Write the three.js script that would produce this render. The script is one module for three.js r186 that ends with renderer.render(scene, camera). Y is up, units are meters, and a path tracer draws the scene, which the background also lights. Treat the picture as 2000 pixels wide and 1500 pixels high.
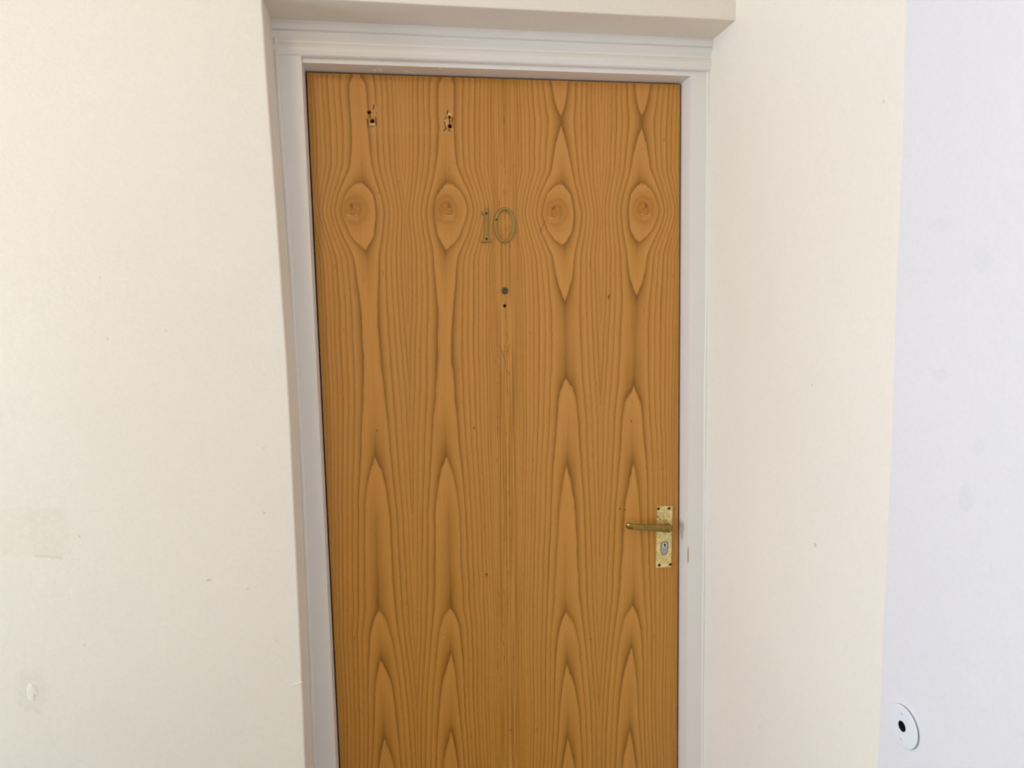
import * as THREE from 'three';
import { RoundedBoxGeometry } from 'three/addons/geometries/RoundedBoxGeometry.js';
import { RectAreaLightUniformsLib } from 'three/addons/lights/RectAreaLightUniformsLib.js';

// ---------------------------------------------------------------- camera, sky, light, exposure
const scene = new THREE.Scene();
const FOCAL = 1400;                                   // pixels, in the 2000 x 1500 frame
const camera = new THREE.PerspectiveCamera(2 * Math.atan(750 / FOCAL) * 180 / Math.PI, 2000 / 1500, 0.05, 50);
camera.position.set(0.15963, 1.4818, 1.57957);
camera.rotation.order = 'YXZ';
camera.rotation.set(-0.10642, -0.16388, -0.02026);
camera.updateMatrixWorld(true);

scene.background = new THREE.Color().setRGB(3.5, 4.25, 5.3);   // overcast sky outside the hall window
RectAreaLightUniformsLib.init();
const daylight = new THREE.RectAreaLight(new THREE.Color().setRGB(0.68, 0.83, 1.02), 16, 1.3, 1.35);
daylight.name = 'window_daylight';
daylight.position.set(-3.15, 1.35, 0.93);
daylight.lookAt(0.8, 1.0, 0.6);
scene.add(daylight);

const renderer = new THREE.WebGLRenderer({ antialias: true });
renderer.toneMapping = THREE.LinearToneMapping;
renderer.toneMappingExposure = 0.82;
renderer.shadowMap.enabled = true;

// ---------------------------------------------------------------- helpers
let seed = 20240611;
const rnd = () => { seed = (seed * 1664525 + 1013904223) >>> 0; return seed / 4294967296; };
const clamp = (x, a = 0, b = 1) => Math.min(b, Math.max(a, x));
const mix = (a, b, t) => a + (b - a) * t;
const smooth = (a, b, x) => { const t = clamp((x - a) / (b - a)); return t * t * (3 - 2 * t); };
function hash2(i, j) { let h = (i * 374761393 + j * 668265263) | 0; h = Math.imul(h ^ (h >>> 13), 1274126177); return ((h ^ (h >>> 16)) >>> 0) / 4294967296; }
function noise2(x, y) {
  const i = Math.floor(x), j = Math.floor(y), fx = x - i, fy = y - j, u = fx * fx * (3 - 2 * fx), v = fy * fy * (3 - 2 * fy);
  return mix(mix(hash2(i, j), hash2(i + 1, j), u), mix(hash2(i, j + 1), hash2(i + 1, j + 1), u), v) * 2 - 1;
}
const fbm = (x, y, n = 4) => { let s = 0, a = 0.5; for (let k = 0; k < n; k++) { s += a * noise2(x + 17.3 * k, y - 9.1 * k); x *= 2.03; y *= 2.03; a *= 0.5; } return s; };
function lerpTable(t, x) {
  if (x <= t[0][0]) return t[0][1];
  for (let i = 1; i < t.length; i++) if (x <= t[i][0]) { const k = (x - t[i - 1][0]) / (t[i][0] - t[i - 1][0]); return mix(t[i - 1][1], t[i][1], k); }
  return t[t.length - 1][1];
}
// a photo pixel seen on the plane axis = value
function px(x, y, axis, value) {
  const d = new THREE.Vector3((x - 1000) / FOCAL, -(y - 750) / FOCAL, -1).applyQuaternion(camera.quaternion);
  const o = camera.position;
  return o.clone().addScaledVector(d, (value - o[axis]) / d[axis]);
}
function tag(o, label, category, kind, group) {
  o.userData.label = label; o.userData.category = category;
  if (kind) o.userData.kind = kind;
  if (group) o.userData.group = group;
  return o;
}
function mesh(name, geometry, material, parent = scene) {
  const m = new THREE.Mesh(geometry, material);
  m.name = name; m.castShadow = m.receiveShadow = true; parent.add(m); return m;
}
function group(name, parent = scene) { const g = new THREE.Group(); g.name = name; parent.add(g); return g; }
function box(x0, x1, y0, y1, z0, z1, r = 0) {
  const g = r ? new RoundedBoxGeometry(x1 - x0, y1 - y0, z1 - z0, 2, r) : new THREE.BoxGeometry(x1 - x0, y1 - y0, z1 - z0);
  g.translate((x0 + x1) / 2, (y0 + y1) / 2, (z0 + z1) / 2); return g;
}
function cyl(r0, r1, h, x, y, z, n = 24) { const g = new THREE.CylinderGeometry(r1, r0, h, n); g.rotateX(Math.PI / 2); g.translate(x, y, z); return g; } // along z, r1 in front
function tubeAlong(pts, r, n = 24, m = 6) { return new THREE.TubeGeometry(new THREE.CatmullRomCurve3(pts), n, r, m, false); }
function dataTexture(w, h, fn, srgb) {
  const d = new Uint8Array(w * h * 4), c = [0, 0, 0];
  for (let j = 0; j < h; j++) for (let i = 0; i < w; i++) {
    fn((i + 0.5) / w, (j + 0.5) / h, c); const k = (j * w + i) * 4;
    d[k] = clamp(c[0], 0, 255); d[k + 1] = clamp(c[1], 0, 255); d[k + 2] = clamp(c[2], 0, 255); d[k + 3] = 255;
  }
  const t = new THREE.DataTexture(d, w, h, THREE.RGBAFormat);
  t.magFilter = THREE.LinearFilter; t.minFilter = THREE.LinearMipmapLinearFilter; t.generateMipmaps = true;
  t.wrapS = t.wrapT = THREE.RepeatWrapping;
  if (srgb) t.colorSpace = THREE.SRGBColorSpace;
  t.needsUpdate = true; return t;
}
const uvScale = (t, w, h, x0 = 0, y0 = 0) => { t.repeat.set(1 / w, 1 / h); t.offset.set(-x0 / w, -y0 / h); return t; };   // for geometry whose uv is in metres

// ---------------------------------------------------------------- measured layout (metres)
const DOOR_Z = -0.0506, SOFFIT_Y = 2.0633, FRONT_Z = 0.129, SIDE_X = 0.8829, PAINT_Z = 0.638;
const CEIL = 2.5, BACK_Z = 2.35, FAR_X = -3.3, WALL_BACK = -0.16;
const LEAF = { x0: 0.001, x1: 0.837, y0: 0.006, y1: 1.9865 };
const JAMB_L = -0.002, JAMB_R = 0.8412, HEAD_Y = 1.9895, REVEAL_X = -0.0495;

// ---------------------------------------------------------------- materials
// roller stipple of emulsion paint, 0.5 m tile
const stipple = dataTexture(512, 512, (u, v, c) => {
  const w = (a, b) => noise2(a, b);
  const X = u * 64, Y = v * 64;
  let s = 0; // tileable by blending with the wrapped copy
  const bl = (x, y) => w(x, y) * 0.6 + w(x * 2.3 + 5, y * 2.3) * 0.4;
  const ax = u, ay = v;
  s = bl(X, Y) * (1 - ax) * (1 - ay) + bl(X - 64, Y) * ax * (1 - ay) + bl(X, Y - 64) * (1 - ax) * ay + bl(X - 64, Y - 64) * ax * ay;
  c[0] = c[1] = c[2] = 128 + 110 * s;
});
uvScale(stipple, 0.5, 0.5);

const P = {};
const CREAM = [240, 230, 215], WHITE = [227, 223, 224];
// each painted wall: its own paint with its real scuffs, uv in metres
function paintMap(rgb, w, h, x0, y0, marks, n = 1024) {
  const t = dataTexture(n, Math.round(n * h / w), (u, v, c) => {
    const x = x0 + u * w, y = y0 + v * h;
    const k = 1 + 0.012 * fbm(x * 3.1, y * 3.1, 3) + 0.006 * noise2(x * 220, y * 220);
    c[0] = rgb[0] * k; c[1] = rgb[1] * k; c[2] = rgb[2] * k * (1 + 0.006 * fbm(x * 2 + 9, y * 2, 2));
  }, true);
  layMarks(t, x0, y0, w, h, marks);
  t.wrapS = t.wrapT = THREE.ClampToEdgeWrapping;
  return uvScale(t, w, h, x0, y0);
}
const wall = (map, rough = 0.55) => new THREE.MeshPhysicalMaterial({ map, roughness: rough, bumpMap: stipple, bumpScale: 0.0004 });
const plainCream = new THREE.MeshStandardMaterial({ color: 'rgb(240,230,215)', roughness: 0.6 });
const plainWhite = new THREE.MeshStandardMaterial({ color: 'rgb(240,239,236)', roughness: 0.7 });

// smudge: an outlined patch of dirt or paint, with a broken edge
const boxed = (f, x0, x1, y0, y1) => { f.box = [x0, x1, y0, y1]; return f; };
const smudge = (cx, cy, rx, ry, rgb, a) => boxed((x, y, c) => {
  const dx = (x - cx) / rx, dy = (y - cy) / ry;
  if (Math.abs(dx) > 1.6 || Math.abs(dy) > 1.6) return;
  const r = Math.hypot(dx, dy) + 0.35 * fbm(x * 90, y * 90, 3), k = a * (1 - smooth(0.75, 1.1, r)) * (0.7 + 0.5 * noise2(x * 300, y * 300));
  for (let i = 0; i < 3; i++) c[i] = mix(c[i], rgb[i], clamp(k));
}, cx - rx * 1.6, cx + rx * 1.6, cy - ry * 1.6, cy + ry * 1.6);
const rectMark = (x0, x1, y0, y1, rgb, a, soft = 0.002) => boxed((x, y, c) => {
  if (x < x0 - 0.02 || x > x1 + 0.02 || y < y0 - 0.02 || y > y1 + 0.02) return;
  const e = 0.004 * fbm(x * 60, y * 60, 2);
  const k = a * smooth(x0 - soft, x0 + soft, x + e) * (1 - smooth(x1 - soft, x1 + soft, x + e)) * smooth(y0 - soft, y0 + soft, y + e) * (1 - smooth(y1 - soft, y1 + soft, y + e)) * (0.75 + 0.4 * noise2(x * 160, y * 160));
  for (let i = 0; i < 3; i++) c[i] = mix(c[i], rgb[i], clamp(k));
}, x0 - 0.02, x1 + 0.02, y0 - 0.02, y1 + 0.02);
const stroke = (x0, y0, x1, y1, w, rgb, a) => boxed((x, y, c) => {
  const L = Math.hypot(x1 - x0, y1 - y0), t = clamp(((x - x0) * (x1 - x0) + (y - y0) * (y1 - y0)) / (L * L));
  const d = Math.hypot(x - mix(x0, x1, t), y - mix(y0, y1, t));
  if (d > w * 2) return;
  const k = a * (1 - smooth(w * 0.4, w, d + w * 0.4 * noise2(x * 900, y * 900)));
  for (let i = 0; i < 3; i++) c[i] = mix(c[i], rgb[i], clamp(k));
}, Math.min(x0, x1) - 2 * w, Math.max(x0, x1) + 2 * w, Math.min(y0, y1) - 2 * w, Math.max(y0, y1) + 2 * w);
// lay marks into a finished map that spans x0..x0+w, y0..y0+h metres
function layMarks(t, x0, y0, w, h, marks) {
  const W = t.image.width, H = t.image.height, d = t.image.data, c = [0, 0, 0];
  for (const m of marks) {
    const [a, b, e, f] = m.box, i0 = Math.max(0, Math.floor((a - x0) / w * W)), i1 = Math.min(W - 1, Math.ceil((b - x0) / w * W)), j0 = Math.max(0, Math.floor((e - y0) / h * H)), j1 = Math.min(H - 1, Math.ceil((f - y0) / h * H));
    for (let j = j0; j <= j1; j++) for (let i = i0; i <= i1; i++) {
      const k = (j * W + i) * 4; c[0] = d[k]; c[1] = d[k + 1]; c[2] = d[k + 2];
      m(x0 + (i + 0.5) / W * w, y0 + (j + 0.5) / H * h, c); d[k] = clamp(c[0], 0, 255); d[k + 1] = clamp(c[1], 0, 255); d[k + 2] = clamp(c[2], 0, 255);
    }
  }
  return t;
}
const L = (x, y) => px(x, y, 'z', FRONT_Z);
const leftMarks = [];
{
  const a = L(66, 1090), b = L(130, 992), c = L(-60, 1092), e = L(66, 992);
  leftMarks.push(rectMark(a.x, b.x, a.y, b.y, [230, 218, 199], 0.4), rectMark(c.x, e.x, c.y, e.y, [236, 223, 200], 0.4));
  leftMarks.push(stroke(L(70, 1086).x, L(70, 1086).y, L(122, 1090).x, L(122, 1090).y, 0.003, [214, 203, 186], 0.4));
  const d = L(408, 1133); leftMarks.push(stroke(d.x - 0.004, d.y - 0.0008, d.x + 0.004, d.y + 0.0008, 0.0015, [180, 165, 148], 0.8));
  for (const [x, y] of [[155, 1048], [165, 1260], [515, 1002], [540, 1252], [484, 1150], [196, 543], [210, 661], [324, 646], [516, 875]])
    { const q = L(x, y); leftMarks.push(smudge(q.x, q.y, 0.0022, 0.003, [206, 192, 172], 0.7)); }
  const f = L(62, 1352); leftMarks.push(smudge(f.x, f.y, 0.03, 0.045, [229, 219, 203], 0.5));
}
const S = (x, y) => { const q = px(x, y, 'x', SIDE_X); return [q.z, q.y]; };
const sideMarks = [], whiteMarks = [];
for (const [x, y, r] of [[1586, 753, 0.0022], [1484, 1422, 0.0022], [1726, 199, 0.003], [1592, 1065, 0.004]]) { const q = S(x, y); sideMarks.push(smudge(-q[0], q[1], r, r, [176, 166, 152], 0.6)); }
for (const [x, y, rz, ry, a] of [[1836, 730, 0.014, 0.008, 0.3], [1886, 975, 0.012, 0.018, 0.35], [1920, 505, 0.014, 0.018, 0.22], [1835, 440, 0.02, 0.012, 0.18], [1910, 870, 0.01, 0.01, 0.15]])
  { const q = S(x, y); whiteMarks.push(smudge(-q[0], q[1], rz, ry, [206, 206, 208], a)); }

const leftMap = paintMap(CREAM, 1.62, 1.9, -0.7, 0.45, leftMarks, 1280);
const sideMap = paintMap(CREAM, 0.9, 2.4, -0.75, 0.1, sideMarks, 640);
const whiteMap = paintMap(WHITE, 0.9, 2.4, -1.5, 0.1, whiteMarks, 640);
P.left = wall(leftMap); P.side = wall(sideMap, 0.45); P.white = wall(whiteMap, 0.55);
const glossBump = uvScale(dataTexture(256, 256, (u, v, c) => {
  const t = 2 * Math.PI; c[0] = c[1] = c[2] = 128 + 60 * (Math.sin(u * t * 9 + 1.7 * Math.sin(v * t * 2)) * 0.3 + noise2(u * 60, v * 8) * 0.5);
}), 0.2, 0.2);
P.gloss = new THREE.MeshPhysicalMaterial({ color: 'rgb(240,235,230)', roughness: 0.38, bumpMap: glossBump, bumpScale: 0.0002 });
P.caulk = new THREE.MeshStandardMaterial({ color: 'rgb(236,228,216)', roughness: 0.5 });
P.carpet = new THREE.MeshStandardMaterial({ color: 'rgb(98,83,66)', roughness: 0.95 });

// ---------------------------------------------------------------- the setting
function extrude(shape, depth, bevel = 0, seg = 2, curve = 24) {
  return new THREE.ExtrudeGeometry(shape, { depth: depth - 2 * bevel, bevelEnabled: bevel > 0, bevelThickness: bevel, bevelSize: bevel, bevelOffset: -bevel, bevelSegments: seg, curveSegments: curve });
}
const poly = (pts) => new THREE.Shape(pts.map((p) => new THREE.Vector2(p[0], p[1])));

// left wall with the lintel over the door recess: one plastered wall, its arris a little uneven
{
  const edge = [[512.3, 0], [521.9, 160], [541, 420], [560, 700], [566.8, 820], [579, 1080], [592.4, 1380], [597.2, 1500]].map(([x, y]) => L(x, y));
  const pts = [[FAR_X - 0.02, -0.02], [edge[7].x, -0.02], [edge[7].x, edge[7].y]];
  for (let i = 6; i >= 1; i--) pts.push([edge[i].x, edge[i].y]);
  const so = (x, y) => { const q = L(x, y); return [q.x, q.y]; };
  pts.push([edge[0].x - 0.001, SOFFIT_Y + 0.001], so(900, 12.6), so(1100, 22.8), so(1360, 35.4), [SIDE_X + 0.02, SOFFIT_Y - 0.002]);
  pts.push([SIDE_X + 0.02, CEIL + 0.02], [FAR_X - 0.02, CEIL + 0.02]);
  const g = extrude(poly(pts), FRONT_Z - WALL_BACK, 0.003, 2); g.translate(0, 0, WALL_BACK + 0.003);
  const w = mesh('wall_left', g, P.left);
  tag(w, 'cream painted plaster wall left of the door with the lintel across its recess', 'wall', 'structure');
  // lump of filler where a fixing was taken out
  const f = L(64, 1350), lump = new THREE.SphereGeometry(1, 48, 40);
  { const a = lump.attributes.position; for (let i = 0; i < a.count; i++) { const x = a.getX(i), y = a.getY(i), z = a.getZ(i); const k = 1 + 0.35 * noise2(x * 2.2 + 3, y * 2.6); a.setXYZ(i, x * 0.0105 * k, y * 0.018 * k, Math.max(-0.2, z) * 0.0013 * (1 + 0.6 * noise2(x * 1.6 + 8, y * 1.6))); } lump.computeVertexNormals(); }
  lump.translate(f.x, f.y, FRONT_Z - 0.0004);
  const lm = mesh('filler_patch', lump, plainCream, w); lm.userData.label = 'lump of painted-over filler';
  const e = L(582, 1335);
  const crack = tubeAlong([new THREE.Vector3(e.x - 0.012, e.y - 0.002, FRONT_Z - 0.0006), new THREE.Vector3(e.x, e.y + 0.0005, FRONT_Z - 0.0002), new THREE.Vector3(e.x + 0.009, e.y + 0.002, FRONT_Z)], 0.0011, 12, 6);
  mesh('plaster_crack', crack, plainCream, w).userData.label = 'raised lip of a short plaster crack at the corner';
}
const edgeX = (y) => lerpTable([[512.3, 0], [521.9, 160], [541, 420], [560, 700], [566.8, 820], [579, 1080], [592.4, 1380], [597.2, 1500]].map(([x, v]) => { const q = L(x, v); return [q.y, q.x]; }).reverse(), y);
// right wall: cream to a hand-cut line, white from there towards the hall
{
  const cut = [[1770.5, 8], [1770, 60], [1766.5, 110], [1766, 200], [1758, 400], [1750.5, 560], [1747.5, 700], [1744, 780], [1741, 880], [1735, 1000], [1732, 1100], [1725, 1220], [1722, 1310], [1718.5, 1400], [1715, 1490]].map(([x, y]) => S(x, y));
  const mid = [[cut[0][0], CEIL + 0.02], ...cut, [cut[14][0], -0.02]];
  // shapes drawn in (-z, y), extruded along +x
  const turn = (g) => { g.rotateY(Math.PI / 2); g.translate(SIDE_X, 0, 0); return g; };
  const cream = poly([...mid.map(([z, y]) => [-z, y]), [-WALL_BACK + 0.02, -0.02], [-WALL_BACK + 0.02, CEIL + 0.02]]);
  const w1 = mesh('wall_right', turn(extrude(cream, 0.12)), P.side);
  tag(w1, 'cream painted wall right of the door frame, running up to the white paint', 'wall', 'structure');
  const white = poly([[-BACK_Z - 0.02, CEIL + 0.02], [-BACK_Z - 0.02, -0.02], ...mid.slice().reverse().map(([z, y]) => [-z, y])]);
  const h = S(1767, 1418), hole = new THREE.Path(); hole.absarc(-h[0], h[1], 0.0078, 0, Math.PI * 2, true); white.holes.push(hole);
  const w2 = mesh('wall_right_hall', turn(extrude(white, 0.12)), P.white);
  tag(w2, 'white painted wall beyond the cream paint line, with grey scuffs', 'wall', 'structure');
}
tag(mesh('floor', box(FAR_X - 0.1, SIDE_X + 0.12, -0.08, 0, WALL_BACK, BACK_Z + 0.1), P.carpet), 'brown carpeted hall floor', 'floor', 'structure');
tag(mesh('ceiling', box(FAR_X - 0.1, SIDE_X + 0.12, CEIL, CEIL + 0.08, WALL_BACK, BACK_Z + 0.1), plainWhite), 'white hall ceiling', 'ceiling', 'structure');
tag(mesh('wall_back', box(FAR_X - 0.1, SIDE_X + 0.12, 0, CEIL, BACK_Z, BACK_Z + 0.1), plainCream), 'cream hall wall facing the door', 'wall', 'structure');
// far end of the hall with its window
const WIN = { z0: 0.28, z1: 1.58, y0: 0.65, y1: 2.05 };
{
  const s = poly([[-BACK_Z, 0], [-FRONT_Z, 0], [-FRONT_Z, CEIL], [-BACK_Z, CEIL]]), o = new THREE.Path();
  o.moveTo(-WIN.z1, WIN.y0); o.lineTo(-WIN.z1, WIN.y1); o.lineTo(-WIN.z0, WIN.y1); o.lineTo(-WIN.z0, WIN.y0); o.closePath(); s.holes.push(o);
  const g = extrude(s, 0.12); g.rotateY(Math.PI / 2); g.translate(FAR_X - 0.12, 0, 0);
  tag(mesh('wall_end', g, plainCream), 'cream end wall of the hall around the window', 'wall', 'structure');
  const win = group('window_1'); tag(win, 'white framed hall window', 'window', 'structure');
  const xf0 = FAR_X - 0.09, xf1 = FAR_X - 0.04;
  const bars = [[WIN.y0, WIN.y0 + 0.05, WIN.z0, WIN.z1], [WIN.y1 - 0.05, WIN.y1, WIN.z0, WIN.z1], [WIN.y0 + 0.05, WIN.y1 - 0.05, WIN.z0, WIN.z0 + 0.05], [WIN.y0 + 0.05, WIN.y1 - 0.05, WIN.z1 - 0.05, WIN.z1], [WIN.y0 + 0.05, WIN.y1 - 0.05, 0.91, 0.95]];
  for (const b of bars) mesh('frame_bar', box(xf0, xf1, b[0], b[1], b[2], b[3], 0.004), P.gloss, win);
  const glass = new THREE.MeshPhysicalMaterial({ transmission: 1, roughness: 0, thickness: 0, ior: 1.5 });
  for (const [a, b] of [[WIN.z0 + 0.05, 0.91], [0.95, WIN.z1 - 0.05]]) { const g2 = new THREE.PlaneGeometry(b - a, WIN.y1 - WIN.y0 - 0.1); g2.rotateY(Math.PI / 2); g2.translate(xf0 + 0.025, (WIN.y0 + WIN.y1) / 2, (a + b) / 2); mesh('pane', g2, glass, win); }
}
// ceiling lamp of the hall, warm
{
  const at = new THREE.Vector3(-0.5, CEIL, 1.5), lamp = group('ceiling_lamp'); lamp.position.copy(at);
  tag(lamp, 'round opal glass ceiling lamp of the hall', 'lamp');
  mesh('base', cyl(0.15, 0.14, 0.03, 0, 0, 0, 40).rotateX(Math.PI / 2).translate(0, -0.015, 0), P.gloss, lamp);
  const prof = []; for (let i = 0; i <= 14; i++) { const t = i / 14 * Math.PI / 2; prof.push(new THREE.Vector2(0.135 * Math.cos(t) + 1e-4, -0.03 - 0.085 * Math.sin(t))); }
  const opal = new THREE.MeshStandardMaterial({ color: 'rgb(250,244,232)', emissive: new THREE.Color().setRGB(1, 0.78, 0.5), emissiveIntensity: 1.2, roughness: 0.3, side: THREE.DoubleSide });
  mesh('shade', new THREE.LatheGeometry(prof, 40), opal, lamp);
  const bulb = new THREE.PointLight(new THREE.Color().setRGB(1, 0.76, 0.47), 1.35, 0, 2);
  bulb.name = 'bulb_light'; bulb.position.set(0, -0.07, 0); bulb.castShadow = true; bulb.shadow.radius = 5; lamp.add(bulb);
}

// ---------------------------------------------------------------- door frame and head moulding
{
  const fr = group('trim_1'); tag(fr, 'white gloss painted door frame around the wooden door', 'door frame', 'structure');
  const back = -0.14;
  // each jamb: face, rebate and stop in one extruded profile drawn in (x, z)
  const jamb = (pts, y0, y1) => { const g = extrude(poly(pts.map(([x, z]) => [x, -z])), y1 - y0, 0.0018, 2); g.rotateX(-Math.PI / 2); g.translate(0, y0 + 0.0018, 0); return g; };
  const sz = DOOR_Z - 0.046;
  mesh('jamb', jamb([[REVEAL_X - 0.03, 0.0094], [JAMB_L, 0.0094], [JAMB_L, sz], [JAMB_L + 0.014, sz], [JAMB_L + 0.014, back], [REVEAL_X - 0.03, back]].reverse(), 0, SOFFIT_Y - 0.02), P.gloss, fr);
  mesh('jamb', jamb([[SIDE_X + 0.001, 0], [JAMB_R, 0], [JAMB_R, sz], [JAMB_R - 0.014, sz], [JAMB_R - 0.014, back], [SIDE_X + 0.001, back]], 0, SOFFIT_Y - 0.02), P.gloss, fr);
  // head drawn in (z, y), extruded along x
  const head = extrude(poly([[0, HEAD_Y], [-sz, HEAD_Y], [-sz, HEAD_Y - 0.014], [-back, HEAD_Y - 0.014], [-back, SOFFIT_Y + 0.01], [0, SOFFIT_Y + 0.01]].reverse()), JAMB_R - JAMB_L + 0.004, 0.0018, 2);
  head.rotateY(Math.PI / 2); head.translate(JAMB_L - 0.002 + 0.0018, 0, -0.0002); mesh('frame_head', head, P.gloss, fr);
  // beads of paint-filled caulk down both outer joints
  const line = (x, z, k, r) => { const pts = []; for (let i = 0; i <= 24; i++) { const y = mix(0.02, SOFFIT_Y - 0.01, i / 24); pts.push(new THREE.Vector3(x(y) + 0.0012 * noise2(y * 7, k), y, z + 0.001 * noise2(y * 5 + 9, k))); } return tubeAlong(pts, r, 96, 8); };
  mesh('caulk_bead', line((y) => edgeX(y) + 0.0022, 0.0096, 3, 0.0062), P.caulk, fr);
  mesh('caulk_bead', line(() => SIDE_X - 0.0005, 0.0005, 8, 0.0042), P.caulk, fr);
  // knocked arris on the lock side: bare timber showing
  const ch = px(1344.5, 1084, 'z', 0), bare = new THREE.MeshStandardMaterial({ color: 'rgb(168,150,92)', roughness: 0.8 });
  const chip = new THREE.SphereGeometry(1, 14, 12); chip.scale(0.0016, 0.024, 0.0012); chip.translate(JAMB_R + 0.0006, ch.y, -0.0006);
  mesh('paint_chip', chip, bare, fr).userData.label = 'sliver of bare timber where the paint is chipped';
  const dn = px(1331, 1044, 'x', JAMB_R), dent = new THREE.SphereGeometry(1, 18, 12); dent.scale(0.0004, 0.014, 0.008); dent.translate(JAMB_R, dn.y, DOOR_Z + 0.014);
  mesh('worn_patch', dent, new THREE.MeshStandardMaterial({ color: 'rgb(204,198,192)', roughness: 0.5 }), fr).userData.label = 'grey rub mark where the latch strikes';
  // flakes of paint lifting under the head
  const fl = new THREE.MeshStandardMaterial({ color: 'rgb(240,232,218)', roughness: 0.5 });
  for (const [x, y] of [[731, 138], [741, 136], [744, 139], [790, 138], [797, 140], [804, 143], [859, 134]]) {
    const q = px(x, y, 'y', HEAD_Y), g = new THREE.IcosahedronGeometry(1, 1); g.scale(0.003 + 0.002 * rnd(), 0.0012, 0.003); g.translate(q.x, HEAD_Y - 0.0004, clamp(q.z, DOOR_Z + 0.006, -0.006)); mesh('paint_flake', g, fl, fr);
  }
}
{
  const y0 = 1.9993, y1 = SOFFIT_Y + 0.004, H = SOFFIT_Y - y0;
  // profile (z, height fraction from the bottom)
  const prof = [[0, 0], [0.0095, 0], [0.0125, 0.04], [0.0150, 0.14], [0.0160, 0.24], [0.0145, 0.33], [0.0115, 0.40], [0.0120, 0.46], [0.0165, 0.54], [0.0200, 0.62], [0.0212, 0.67], [0.0210, 0.695], [0.0192, 0.702], [0.0184, 0.712], [0.0190, 0.722], [0.0212, 0.75], [0.0232, 0.82], [0.0238, 0.90], [0.0225, 1.1], [0, 1.1]];
  const sh = poly(prof.map(([z, f]) => [-z, y0 + H * f]).reverse());
  const g = extrude(sh, SIDE_X - REVEAL_X + 0.016); g.rotateY(Math.PI / 2); g.translate(REVEAL_X - 0.015, 0, 0.0002);
  const m = mesh('trim_2', g, P.gloss);
  tag(m, 'white moulded timber strip above the door under the lintel', 'moulding', 'structure');
}

// ---------------------------------------------------------------- the door
// veneer: four book-matched leaves of knotty pine, growth rings as contours of one field
const DP = (x, y) => px(x, y, 'z', DOOR_Z);
const SEAM = [-0.0295, 0.1925, 0.417, 0.6415, 0.866];
const axisAt = [[0.3, 0.143], [0.7, 0.143], [1.0, 0.142], [1.4, 0.139], [1.71, 0.133], [1.98, 0.126]];
// ring level on the axis of each leaf, by photo row
const rows = [
  [[705, 128, -0.05], [705, 150, -0.16], [705, 165, -0.42], [705, 190, -0.5], [705, 250, -0.42], [705, 300, -0.5], [705, 335, -0.74], [705, 359, -1.0], [705, 380, -1.3], [705, 460, -1.3], [710, 486, -1.0], [712, 520, -0.72], [720, 600, -0.36], [725, 720, -0.3], [730, 800, -0.5], [732, 850, -0.78], [735, 893, -1.0], [735, 960, -1.5], [735, 1010, -1.76], [735, 1100, -1.86], [738, 1192, -2.0], [740, 1240, -2.55], [740, 1264, -2.78], [740, 1290, -3.0], [742, 1350, -3.5], [744, 1410, -3.8], [746, 1445, -4.0], [750, 1510, -4.5]],
  [[865, 128, -0.1], [865, 150, -0.2], [860, 165, -0.42], [850, 200, -0.46], [850, 250, -0.36], [852, 300, -0.5], [854, 335, -0.74], [854, 360, -1.0], [860, 385, -1.3], [862, 460, -1.3], [862, 487, -1.0], [862, 520, -0.72], [862, 600, -0.32], [862, 690, -0.22], [862, 780, -0.35], [866, 845, -0.76], [866, 893, -1.0], [868, 960, -1.5], [870, 1005, -1.76], [872, 1100, -1.84], [875, 1188, -2.0], [877, 1230, -2.6], [878, 1250, -2.78], [878, 1278, -3.0], [880, 1360, -3.5], [884, 1410, -3.8], [886, 1428, -4.0], [890, 1510, -4.5]],
  [[1092, 130, -0.7], [1092, 165, -0.5], [1094, 200, -0.25], [1095, 228, 0.03], [1095, 242, 0.03], [1096, 262, -0.1], [1098, 300, -0.4], [1098, 335, -0.72], [1099, 361, -1.0], [1098, 380, -1.3], [1100, 450, -1.3], [1102, 476, -1.0], [1104, 495, -0.78], [1106, 540, -0.4], [1106, 580, -0.05], [1105, 600, 0.1], [1105, 660, 0.18], [1105, 720, 0.1], [1106, 738, 0.0], [1106, 770, -0.25], [1106, 840, -0.6], [1107, 875, -0.78], [1107, 908, -1.0], [1108, 980, -1.3], [1109, 1100, -1.62], [1109, 1165, -1.8], [1109, 1195, -2.0], [1110, 1260, -2.75], [1110, 1300, -3.0], [1110, 1400, -3.75], [1111, 1445, -4.0], [1112, 1510, -4.4]],
  [[1258, 140, -0.7], [1257, 165, -0.5], [1256, 200, -0.25], [1255, 228, 0.03], [1255, 248, 0.03], [1252, 265, -0.12], [1250, 300, -0.4], [1244, 340, -0.76], [1242, 360, -1.0], [1245, 380, -1.3], [1245, 445, -1.3], [1242, 470, -1.0], [1240, 490, -0.78], [1240, 530, -0.45], [1240, 576, 0.0], [1238, 600, 0.14], [1238, 680, 0.2], [1238, 730, 0.1], [1238, 757, 0.0], [1238, 790, -0.3], [1238, 850, -0.66], [1239, 872, -0.78], [1239, 905, -1.0], [1240, 980, -1.3], [1242, 1100, -1.6], [1244, 1155, -1.8], [1246, 1182, -2.0], [1246, 1236, -2.72], [1246, 1266, -3.0], [1246, 1340, -3.5], [1246, 1398, -3.78], [1248, 1427, -4.0], [1248, 1510, -4.5]],
].map((t) => t.map(([x, y, a]) => [DP(x, y).y, a]).reverse());
const knotAt = [[687, 402], [876, 402], [1081, 407], [1262, 402]].map(([x, y]) => DP(x, y));
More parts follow.
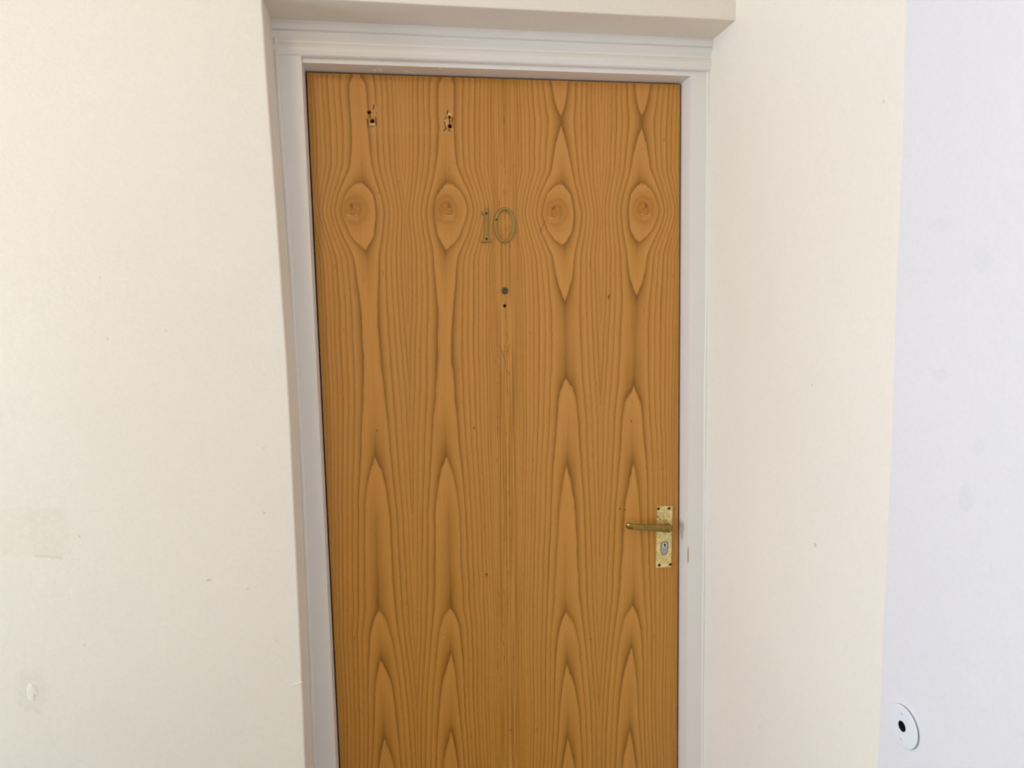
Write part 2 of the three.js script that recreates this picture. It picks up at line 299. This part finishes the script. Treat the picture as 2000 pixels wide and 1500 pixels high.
// ring count outwards from the axis, on the fine and on the coarse side
const integrate = (t) => { const out = [0], step = 0.001; for (let i = 1; i < 260; i++) out.push(out[i - 1] + lerpTable(t, (i - 0.5) * step) * step); return (d) => { const k = clamp(d / step, 0, 258.9), i = Math.floor(k); return mix(out[i], out[i + 1], k - i); }; };
const ringsFine = integrate([[0, 17], [0.012, 26], [0.022, 46], [0.035, 74], [0.06, 84], [0.085, 112], [0.105, 165], [0.125, 240], [0.15, 290]]);
const ringsCoarse = integrate([[0, 17], [0.012, 28], [0.022, 54], [0.035, 72], [0.06, 86], [0.08, 118], [0.10, 150]]);
const fixingGhost = [DP(724, 262), DP(884, 190)];
const holes = [[721, 219, 0.0042], [727, 236, 0.0046], [879, 246, 0.0046], [878, 229, 0.0028], [986, 597.5, 0.0036]].map(([x, y, r]) => ({ p: DP(x, y), r }));
const woodMarks = [];
// torn veneer round the old screw holes
{
  const torn = [222, 178, 140], dark = [70, 40, 12];
  const D = (x, y) => DP(x, y);
  const scr = (x0, y0, x1, y1, w, c, a) => { const p = D(x0, y0), q = D(x1, y1); woodMarks.push(stroke(p.x, p.y, q.x, q.y, w, c, a)); };
  for (const [x, y, rx, ry, a] of [[727, 243, 0.006, 0.005, 0.95], [733, 212, 0.004, 0.009, 0.4], [734, 226, 0.003, 0.003, 0.7], [871, 240, 0.006, 0.012, 0.5], [879, 224, 0.0045, 0.0045, 1.0], [884, 252, 0.003, 0.003, 0.5]])
    { const p = D(x, y); woodMarks.push(smudge(p.x, p.y, rx, ry, torn, a)); }
  for (const s of [[722, 222, 725, 232], [731, 205, 729, 213], [733, 228, 735, 246], [717, 232, 719, 250], [724, 247, 730, 247], [878, 232, 879, 243], [872, 228, 868, 233], [868, 238, 870, 248], [872, 250, 867, 255], [875, 216, 873, 222], [884, 230, 883, 238], [876, 252, 879, 257], [728, 234, 724, 240]])
    scr(...s, 0.0012 + 0.0008 * rnd(), dark, 0.85);
  // X-shaped figure and scratches on the centre seam
  for (const s of [[974, 672, 987, 704], [996, 672, 992, 688], [987, 702, 986, 720], [989, 722, 996, 733], [976, 729, 978, 736]]) scr(...s, 0.0012, [128, 80, 22], 0.6);
  for (let k = 0; k < 46; k++) { const x = 985 + (rnd() - 0.5) * 34, y = 200 + rnd() * 1150; scr(x, y, x + rnd() - 0.5, y + 4 + rnd() * 9, 0.0008, [110, 66, 14], 0.35 + 0.4 * rnd()); }
  for (let k = 0; k < 90; k++) { const x = 640 + rnd() * 680, y = 200 + rnd() * 1280; scr(x, y, x + rnd() - 0.5, y + 3 + rnd() * 8, 0.0008, [120, 72, 18], 0.3 + 0.35 * rnd()); }
  for (const [x, y, r] of [[950, 1123, 0.003], [1189, 580, 0.003], [1154, 1249, 0.002], [997, 1426, 0.002], [1233, 823, 0.002], [1220, 996, 0.002], [1211, 994, 0.002], [1297, 273, 0.0015], [926, 836, 0.002], [736, 841, 0.002]]) { const p = D(x, y); woodMarks.push(smudge(p.x, p.y, r, r * 1.5, [84, 46, 14], 0.8)); }
  scr(1055, 454, 1065, 430, 0.0011, [120, 70, 18], 0.7);
  scr(1188, 586, 1191, 574, 0.0012, [100, 56, 14], 0.8);
  for (const [x, y] of [[1016, 1246], [867, 1246], [694, 1298]]) { const p = D(x, y); woodMarks.push(smudge(p.x, p.y, 0.0012, 0.0018, [225, 190, 140], 0.8)); }
}
function veneer(X, Y, c) {
  const Xs = X - 0.0115 * (Y - 1.3);
  let k = 0; while (k < 3 && Xs > SEAM[k + 1]) k++;
  const flip = k === 1 || k === 3;                       // fine seam on the right of leaves 2 and 4
  const u = flip ? SEAM[k + 1] - Xs : Xs - SEAM[k];
  const kn = knotAt[k], knX = kn.x - 0.0115 * (kn.y - 1.3), ku = flip ? SEAM[k + 1] - knX : knX - SEAM[k];
  const bend = 0.0035 * noise2(Y * 4.1, 3.3) + 0.0012 * noise2(Y * 19, 7.7 + k);
  let du = u - lerpTable(axisAt, Y) - bend;
  const fine = du < 0, d0 = Math.abs(du), ey = Math.hypot(Y - kn.y + 0.012, 0.012), gy = Math.max(0, 1 - (ey - 0.012) / 0.088) ** 1.25, gy2 = Math.exp(-(((Y - kn.y) / 0.11) ** 2));
  const shift = (fine ? 0.056 * gy + 0.008 * gy2 : 0.020 * gy + 0.003 * gy2) * (1 - Math.exp(-d0 / 0.017)) * Math.exp(-d0 / 0.085);
  const d = Math.max(0, d0 - shift);
  const A = lerpTable(rows[k], Y);
  // far from the axis the rings run straight: the cathedral's level fades out
  const Abase = lerpTable(fine ? [[0.3, -3.0], [1.0, -1.6], [1.5, -0.5], [1.75, -0.3], [2.0, -0.5]] : [[0.3, -4.8], [1.0, -2.7], [1.5, -0.9], [1.75, -0.3], [2.0, -0.6]], Y);
  const fade = Math.exp(-((d / 0.055) ** 2));
  const hx = (fine ? ringsFine(d) : ringsCoarse(d));
  const wob = 0.16 * noise2(u * 24 + 40, Y * 2.2) + 0.07 * noise2(u * 60, Y * 7) + 0.035 * noise2(u * 140, Y * 42 + 5 * k) * smooth(0, 0.02, d0);
  const h = hx + mix(Abase, A, fade) + wob * smooth(0.004, 0.03, d) + 0.02 * noise2(u * 300, Y * 60);
  const n = Math.floor(h), f = h - n;
  const per = 0.62 + 0.6 * hash2(n + 50, fine ? 11 : 23) * (0.85 + 0.3 * noise2(Y * 2.5 + n * 7, 2));
  const grad = (fine ? lerpTable([[0, 20], [0.03, 80], [0.085, 130], [0.14, 300]], d) : lerpTable([[0, 20], [0.03, 90], [0.09, 180]], d));
  const soft = clamp(grad * 0.0011, 0.02, 0.45);          // the sharp edge is a hair wide
  let late = (0.66 * Math.exp(-f * 2.8) + 0.5 * Math.exp(-f * 11)) * smooth(0, soft, f) + 0.3 * Math.exp(-(1 - f) / soft * 2);
  late = clamp(late * 1.25) * clamp(per);
  // finer rings fade towards the seam, replaced by close streaks
  const streak = 0.5 + 0.5 * noise2(u * 560 + 3, Y * 6.3) , streak2 = 0.5 + 0.5 * noise2(u * 1100, Y * 9 + k);
  const nearSeam = 1 - smooth(0.004, 0.05, u);
  late = mix(late, clamp(0.3 + 1.25 * (streak - 0.5) + 0.6 * (streak2 - 0.5) + 0.3 * late), 0.7 * nearSeam);
  const grain = 0.5 * noise2(u * 700, Y * 22) + 0.5 * noise2(u * 260 + 5, Y * 6);
  // early wood, warm and pinkish; late wood, golden brown
  const e = [212, 149, 74], l = [137, 86, 2];
  const wide = 0.5 + 0.5 * fbm(u * 9 + 2, Y * 1.3, 3);
  let t = clamp(late * 0.92 + 0.10 * (streak2 - 0.5) + 0.06 * (wide - 0.5));
  for (let i = 0; i < 3; i++) c[i] = mix(e[i], l[i], t) * (1 + 0.022 * grain + 0.03 * (wide - 0.5));
  c[2] *= 1 - 0.12 * smooth(0.25, 0.9, wide) ;
  // the knot: an amber eye of close rings
  const kx = (u - ku - 0.006) / 0.036, ky = (Y - kn.y + 0.008) / 0.042, kr = Math.hypot(kx, ky) + 0.10 * noise2(u * 70, Y * 60);
  if (kr < 1.35) {
    const m = 1 - smooth(0.25, 1.3, kr), ring = 0.5 + 0.5 * Math.cos(kr * 17 + 2 * noise2(u * 40, Y * 40));
    const kc = [182 - 20 * ring, 120 - 18 * ring, 34 - 14 * ring];
    for (let i = 0; i < 3; i++) c[i] = mix(c[i], kc[i], 0.72 * m);
    const hx2 = (u - ku) / 0.004, hy2 = (Y - kn.y) / 0.006, hr = Math.hypot(hx2, hy2) + 0.5 * noise2(u * 400, Y * 400);
    const hm = 0.55 * (1 - smooth(0.4, 1.2, hr)); c[0] = mix(c[0], 110, hm); c[1] = mix(c[1], 64, hm); c[2] = mix(c[2], 18, hm);
    // pale curls of fibre under the eye
    for (let a = 0; a < 3; a++) {
      const rr = 0.022 + a * 0.0075, ax = u - ku, ay = Y - kn.y + 0.010 - rr * 0.25, q = Math.hypot(ax, ay * 1.25);
      const s = (1 - smooth(0.0005, 0.0014, Math.abs(q - rr) + 0.0006 * noise2(u * 500, Y * 500))) * (ay < 0 ? 1 : 0) * (1 - smooth(0.010, 0.016, Math.abs(ax))) * (0.85 - 0.18 * a);
      c[0] = mix(c[0], 228, s); c[1] = mix(c[1], 178, s); c[2] = mix(c[2], 112, s);
    }
  }
  // ghost of a plate once screwed across the top
  const g0 = fixingGhost[0], g1 = fixingGhost[1];
  if (X > g0.x && X < g1.x && Y > g0.y && Y < g1.y + 0.0) { const s = 0.08 * smooth(g0.y - 0.001, g0.y + 0.001, Y) * smooth(g1.y + 0.001, g1.y - 0.004, Y); c[0] = mix(c[0], 216, s); c[1] = mix(c[1], 162, s); c[2] = mix(c[2], 112, s); }
}
const TW = 1024, TH = 2048, DW = LEAF.x1 - LEAF.x0, DH = LEAF.y1 - LEAF.y0;
const veneerMap = dataTexture(TW, TH, (u, v, c) => veneer(LEAF.x0 + u * DW, LEAF.y0 + v * DH, c), true);
layMarks(veneerMap, LEAF.x0, LEAF.y0, DW, DH, woodMarks);
veneerMap.wrapS = veneerMap.wrapT = THREE.ClampToEdgeWrapping;
uvScale(veneerMap, DW, DH, LEAF.x0, LEAF.y0);
P.veneer = new THREE.MeshPhysicalMaterial({ map: veneerMap, roughness: 0.5, bumpMap: veneerMap, bumpScale: 0.00025 });
P.brass = new THREE.MeshPhysicalMaterial({ color: new THREE.Color().setRGB(0.80, 0.60, 0.24), metalness: 1, roughness: 0.34 });
const pits = dataTexture(512, 1024, (u, v, c) => {
  const X = u * 0.04, Y = v * 0.15;
  let t = 0;
  const zone = 0.30 + 0.7 * smooth(0.45, 0.85, v) ;
  const n1 = fbm(X * 420, Y * 420, 3), n2 = noise2(X * 1100, Y * 1100);
  t = smooth(0.30, 0.52, n1 * 0.9 + 0.32 * n2 + 0.24 * (zone - 0.55)) * 0.9;
  const k = 1 + 0.12 * fbm(X * 160, Y * 160, 3);
  c[0] = mix(236, 92, t) * k; c[1] = mix(214, 70, t) * k; c[2] = mix(146, 30, t) * k;
}, true);
P.plate = new THREE.MeshPhysicalMaterial({ map: pits, metalness: 0.3, roughness: 0.36, bumpMap: pits, bumpScale: 0.0002 });
const tarnish = dataTexture(256, 128, (u, v, c) => {
  const t = smooth(-0.25, 0.5, fbm(u * 6 + 3, v * 4, 2)) * 0.6, p = (1 - smooth(0.18, 0.45, u)) * smooth(0.15, 0.4, fbm(u * 60, v * 40, 3)), k = 1 + 0.05 * noise2(u * 60, v * 30);
  c[0] = mix(mix(156, 128, t), 84, p) * k; c[1] = mix(mix(130, 106, t), 62, p) * k; c[2] = mix(mix(66, 50, t), 26, p) * k;
}, true);
P.lever = new THREE.MeshPhysicalMaterial({ map: tarnish, metalness: 0.85, roughness: 0.28 });
P.oldScrew = new THREE.MeshStandardMaterial({ color: 'rgb(78,44,22)', metalness: 0.4, roughness: 0.6 });
P.steel = new THREE.MeshStandardMaterial({ color: 'rgb(178,178,182)', metalness: 0.7, roughness: 0.38 });
P.nickel = new THREE.MeshStandardMaterial({ color: 'rgb(214,214,216)', metalness: 0.75, roughness: 0.3 });
P.black = new THREE.MeshStandardMaterial({ color: 'rgb(14,13,12)', roughness: 0.6 });
P.lens = new THREE.MeshPhysicalMaterial({ color: 'rgb(40,26,14)', roughness: 0.08, clearcoat: 1 });
P.numeral = new THREE.MeshPhysicalMaterial({ color: new THREE.Color().setRGB(0.36, 0.25, 0.075), metalness: 0.9, roughness: 0.3 });

const door = group('door_1'); tag(door, 'flush pine veneered door numbered 10 with a brass lever handle', 'door', 'structure');
{
  const s = poly([[LEAF.x0, LEAF.y0], [LEAF.x1, LEAF.y0], [LEAF.x1, LEAF.y1], [LEAF.x0, LEAF.y1]]);
  for (const h of holes) { const p = new THREE.Path(); p.absarc(h.p.x, h.p.y, h.r, 0, Math.PI * 2, true); s.holes.push(p); }
  const g = extrude(s, 0.03, 0.0012, 2, 10); g.translate(0, 0, DOOR_Z - 0.03 + 0.0012);
  mesh('leaf_core', box(LEAF.x0, LEAF.x1, LEAF.y0, LEAF.y1, DOOR_Z - 0.044, DOOR_Z - 0.0302), new THREE.MeshStandardMaterial({ color: 'rgb(120,84,48)', roughness: 0.9 }), door);
  mesh('door_leaf', g, P.veneer, door).userData.label = 'book-matched knotty pine veneer leaf';
}
function screwHead(x, y, z, r, parent, mat = P.oldScrew) {
  const dome = new THREE.SphereGeometry(r, 18, 6, 0, Math.PI * 2, 0, Math.PI / 2); dome.rotateX(Math.PI / 2); dome.scale(1, 1, 0.45); dome.translate(x, y, z);
  return mesh('screw', dome, mat, parent);
}
// numerals
{
  const zf = DOOR_Z, T = 0.0045;
  const q = (x, y) => { const p = DP(x, y); return [p.x, p.y]; };
  const one = group('numeral_one', door); one.userData.label = 'brass numeral 1';
  const s1 = poly([[938.5, 473.5], [939, 471], [944, 468], [946.2, 463], [946.4, 423], [945, 420], [941.5, 418.6], [940.6, 415.6], [946, 411], [952.2, 405.8], [953.4, 405.8], [953, 463], [954.6, 468], [959, 471.5], [959.5, 473.5]].map(([x, y]) => q(x, y)).reverse());
  const g1 = extrude(s1, T, 0.0013, 3); g1.translate(0, 0, zf + 0.0013); mesh('digit', g1, P.numeral, one);
  for (const [x, y] of [[949.4, 417], [949.6, 467]]) { const p = q(x, y); screwHead(p[0], p[1], zf + T, 0.0028, one); }
  const zero = group('numeral_zero', door); zero.userData.label = 'brass numeral 0';
  const c = q(985.2, 440), s0 = new THREE.Shape(), n = 64, a = (q(1006.2, 440)[0] - q(964.2, 440)[0]) / 2, b = (q(985, 405.6)[1] - q(985, 474.6)[1]) / 2;
  const out = [], inn = [];
  const lobes = [q(969.2, 429.5), q(1002, 453.5)];
  for (let i = 0; i < n; i++) {
    const t = i / n * Math.PI * 2, ex = Math.cos(t), ey = Math.sin(t);
    out.push(new THREE.Vector2(c[0] + a * ex, c[1] + b * ey)); inn.push(new THREE.Vector2(c[0] + (a - 0.0062 - 0.0012 * Math.abs(ex)) * ex, c[1] + (b - 0.0058) * ey));
  }
  s0.setFromPoints(out); s0.holes.push(new THREE.Path(inn.reverse()));
  const g0 = extrude(s0, T, 0.0014, 3, 12); g0.translate(0, 0, zf + 0.0014); mesh('digit', g0, P.numeral, zero);
  lobes.forEach((p, i) => { mesh('screw_boss', cyl(0.0046, 0.004, T - 0.0006, p[0], p[1], zf + T / 2, 20), P.numeral, zero); screwHead(p[0], p[1], zf + T - 0.0004, 0.0027, zero, i ? P.numeral : P.oldScrew); });
}
// peephole
{
  const p = DP(986, 568), g = group('peephole', door); g.userData.label = 'small dark brass door viewer';
  const prof = [[0.0048, -0.002], [0.0048, 0.0012], [0.0058, 0.0022], [0.0072, 0.0022], [0.0082, 0.0008], [0.0083, -0.001]].map(([r, z]) => new THREE.Vector2(r, z));
  const ring = new THREE.LatheGeometry(prof, 32); ring.rotateX(Math.PI / 2); ring.translate(p.x, p.y, DOOR_Z);
  mesh('rim', ring, new THREE.MeshStandardMaterial({ color: 'rgb(120,104,74)', metalness: 0.8, roughness: 0.4, side: THREE.DoubleSide }), g);
  const lens = new THREE.SphereGeometry(0.0049, 20, 10, 0, Math.PI * 2, 0, Math.PI / 2); lens.rotateX(Math.PI / 2); lens.scale(1, 1, 0.25); lens.translate(p.x, p.y, DOOR_Z + 0.0001); mesh('lens', lens, P.lens, g);
}
// brass plug left in one old hole
{ const p = DP(878, 222.5); screwHead(p.x, p.y, DOOR_Z - 0.0004, 0.0034, door, P.brass).userData.label = 'stub of an old brass screw'; }

// lever handle on its plate
{
  const set = group('lever_handle', door); set.userData.label = 'pitted brass lever handle on a long plate';
  const c00 = DP(1280, 988), c01 = DP(1310.3, 987.2), c10 = DP(1282.6, 1108), c11 = DP(1312.3, 1106.8);
  const cx = (c00.x + c01.x + c10.x + c11.x) / 4, cy = (c00.y + c01.y + c10.y + c11.y) / 4, w = (c01.x - c00.x + c11.x - c10.x) / 2, h = (c00.y - c10.y + c01.y - c11.y) / 2;
  const rot = Math.atan2(c01.y - c00.y, c01.x - c00.x) * 0.5, T = 0.004;
  const s = new THREE.Shape(), x0 = -w / 2, x1 = w / 2, y0 = -h / 2, y1 = h / 2, r = 0.0025;
  s.moveTo(x0 + r, y0); s.lineTo(x1 - r, y0); s.quadraticCurveTo(x1, y0, x1, y0 + r); s.lineTo(x1, y1 - r); s.quadraticCurveTo(x1, y1, x1 - r, y1); s.lineTo(x0 + r, y1); s.quadraticCurveTo(x0, y1, x0, y1 - r); s.lineTo(x0, y0 + r); s.quadraticCurveTo(x0, y0, x0 + r, y0);
  const cyP = DP(1297.2, 1069.5), oy = cyP.y - cy, ox = cyP.x - cx, OR = 0.0098, OH = 0.0076;
  const oval = (R, H, cw) => { const p = new (cw ? THREE.Path : THREE.Shape)(); if (cw) { p.absarc(ox, oy - H, R, 0, -Math.PI, true); p.absarc(ox, oy + H, R, Math.PI, 0, true); } else { p.absarc(ox, oy + H, R, 0, Math.PI, false); p.absarc(ox, oy - H, R, Math.PI, Math.PI * 2, false); } p.closePath(); return p; };
  s.holes.push(oval(OR, OH, true));
  const pg = extrude(s, T, 0.0009, 2, 16);
  { const a = pg.attributes.position, uv = pg.attributes.uv; for (let i = 0; i < a.count; i++) uv.setXY(i, (a.getX(i) - x0) / w, (a.getY(i) - y0) / h); }
  const place = (g) => { g.rotateZ(rot); g.translate(cx, cy, DOOR_Z); return g; };
  pg.translate(0, 0, 0.0009); mesh('back_plate', place(pg), P.plate, set);
  // lock cylinder seen through the oval
  const body = extrude(oval(OR - 0.0013, OH, false), 0.012, 0.0006, 2, 16); body.translate(0, 0, -0.0108 + 0.0022); 
  const cylinder = mesh('lock_cylinder', place(body), P.steel, set); cylinder.userData.label = 'grey steel lock cylinder';
  const plug = extrude((() => { const p = new THREE.Shape(); p.absarc(ox + 0.0004, oy + OH - 0.0004, 0.0066, 0, Math.PI * 2, false); const k = new THREE.Path(); const kx = ox + 0.0004, ky = oy + OH - 0.0004; k.moveTo(kx - 0.0012, ky - 0.0046); k.lineTo(kx - 0.0016, ky + 0.0006); k.absarc(kx, ky + 0.002, 0.0025, Math.PI * 1.1, -Math.PI * 0.1, true); k.lineTo(kx + 0.0012, ky - 0.0046); k.closePath(); p.holes.push(k); return p; })(), 0.0016, 0.0003, 2, 20);
  plug.translate(0, 0, 0.0031); mesh('key_plug', place(plug), P.nickel, set);
  const slot = new THREE.CircleGeometry(0.005, 20); slot.translate(ox + 0.0004, oy + OH - 0.0004, 0.003); mesh('keyway', place(slot), P.black, set).userData.label = 'dark keyway';
  for (const [x, y] of [[1284.8, 992.8], [1305.6, 992.2], [1286.6, 1102.4], [1308, 1101.2]]) { const p = DP(x, y); screwHead(p.x, p.y, DOOR_Z + T - 0.0002, 0.0037, set); }
  // stem and lever
  const hub = DP(1296.5, 1022.5), z1 = DOOR_Z + T, zl = DOOR_Z + 0.030;
  const stemProf = [[0.0108, 0], [0.0108, 0.0015], [0.0092, 0.004], [0.0078, 0.009], [0.0078, 0.024]].map(([r2, z]) => new THREE.Vector2(r2, z));
  const stem = new THREE.LatheGeometry(stemProf, 28); stem.rotateX(Math.PI / 2); stem.translate(hub.x, hub.y, z1); mesh('stem', stem, new THREE.MeshPhysicalMaterial({ color: new THREE.Color().setRGB(0.62, 0.45, 0.18), metalness: 0.9, roughness: 0.3, side: THREE.DoubleSide }), set);
  const Z = (x, y, dz = 0) => px(x, y, 'z', zl + dz);
  const path = new THREE.CatmullRomCurve3([Z(1313, 1031), Z(1305, 1031.4), Z(1292, 1031), Z(1275, 1030.2), Z(1256, 1029.6), Z(1240, 1028.8), Z(1230, 1027.6, -0.001), Z(1223, 1025.2, -0.007)]);
  const N = 60, M = 24, pos = [], idx = [], uvs = [];
  const half = [[0, 0.0005], [0.012, 0.0045], [0.03, 0.0072], [0.06, 0.0096], [0.1, 0.0108], [0.14, 0.011], [0.2, 0.0106], [0.4, 0.0082], [0.7, 0.0068], [0.9, 0.0072], [0.97, 0.0068], [1, 0.0045]], deep = [[0, 0.0005], [0.02, 0.004], [0.06, 0.007], [0.12, 0.008], [0.2, 0.0075], [0.45, 0.0052], [0.85, 0.0042], [1, 0.0028]];
  for (let i = 0; i <= N; i++) {
    const t = i / N, p = path.getPoint(t), tan = path.getTangent(t), up = new THREE.Vector3(0, 1, 0), nz = new THREE.Vector3().crossVectors(up, tan).normalize(), uy = new THREE.Vector3().crossVectors(tan, nz).normalize();
    const hh = lerpTable(half, t), dd = lerpTable(deep, t);
    for (let j = 0; j <= M; j++) {
      const a = j / M * Math.PI * 2, ca = Math.cos(a), sa = Math.sin(a), e = 0.7;
      const y = hh * Math.sign(sa) * Math.abs(sa) ** e, z = dd * Math.sign(ca) * Math.abs(ca) ** e;
      pos.push(p.x + uy.x * y + nz.x * z, p.y + uy.y * y + nz.y * z, p.z + uy.z * y + nz.z * z); uvs.push(t, j / M);
    }
  }
  for (let i = 0; i < N; i++) for (let j = 0; j < M; j++) { const a = i * (M + 1) + j, b = a + M + 1; idx.push(a, a + 1, b, b, a + 1, b + 1); }
  for (const [row, s2] of [[0, 1], [N, -1]]) { const p = path.getPoint(row / N), ci = pos.length / 3; pos.push(p.x, p.y, p.z); uvs.push(row / N, 0.5); for (let j = 0; j < M; j++) { const a = row * (M + 1) + j; if (s2 > 0) idx.push(ci, a + 1, a); else idx.push(ci, a, a + 1); } }
  const lg = new THREE.BufferGeometry(); lg.setAttribute('position', new THREE.Float32BufferAttribute(pos, 3)); lg.setAttribute('uv', new THREE.Float32BufferAttribute(uvs, 2)); lg.setIndex(idx); lg.computeVertexNormals();
  mesh('lever', lg, P.lever, set).userData.label = 'tarnished brass lever with a curled tip';
}

// ---------------------------------------------------------------- round cover plate on the white wall
{
  const c = px(1767, 1418, 'x', SIDE_X), R = 0.031, T = 0.005;
  const cover = group('cable_outlet_cover'); cover.position.copy(c); cover.rotation.y = -Math.PI / 2;
  tag(cover, 'round white plastic cover plate with a black centre hole on the white wall', 'wall plate');
  const plastic = new THREE.MeshPhysicalMaterial({ color: 'rgb(228,228,231)', roughness: 0.4 });
  const prof = [[0.0076, 0], [0.0076, T - 0.0006], [0.0082, T], [0.024, T], [R - 0.001, T - 0.0002], [R, T - 0.001], [R, T - 0.002], [R - 0.0035, 0]].map(([r, z]) => new THREE.Vector2(r, z));
  const plate = new THREE.LatheGeometry(prof, 64); plate.rotateX(Math.PI / 2); mesh('plate', plate, plastic, cover);
  const tp = [[0.0075, T - 0.0004], [0.0075, -0.06], [0.00001, -0.06]].map(([r, z]) => new THREE.Vector2(r, z)), tube = new THREE.LatheGeometry(tp, 24); tube.rotateX(Math.PI / 2);
  mesh('cable_tube', tube, new THREE.MeshStandardMaterial({ color: 'rgb(16,16,17)', roughness: 0.8, side: THREE.DoubleSide }), cover).userData.label = 'black mouth of the cable tube';
  for (const y of [0.0195, -0.0195]) {
    const ring = new THREE.TorusGeometry(0.0034, 0.0009, 8, 24); ring.translate(0, y, T - 0.0003); mesh('screw_recess', ring, plastic, cover);
    const sc = cyl(0.003, 0.003, 0.0008, 0, y, T + 0.0001, 20); const m = mesh('screw', sc, plastic, cover);
    mesh('slot', box(-0.0024, 0.0024, y - 0.0004, y + 0.0004, T + 0.0003, T + 0.0007), new THREE.MeshStandardMaterial({ color: 'rgb(120,120,122)', roughness: 0.7 }), m);
  }
}

scene.traverse((o) => { if (o.isMesh) { o.castShadow = true; o.receiveShadow = true; } });
renderer.render(scene, camera);
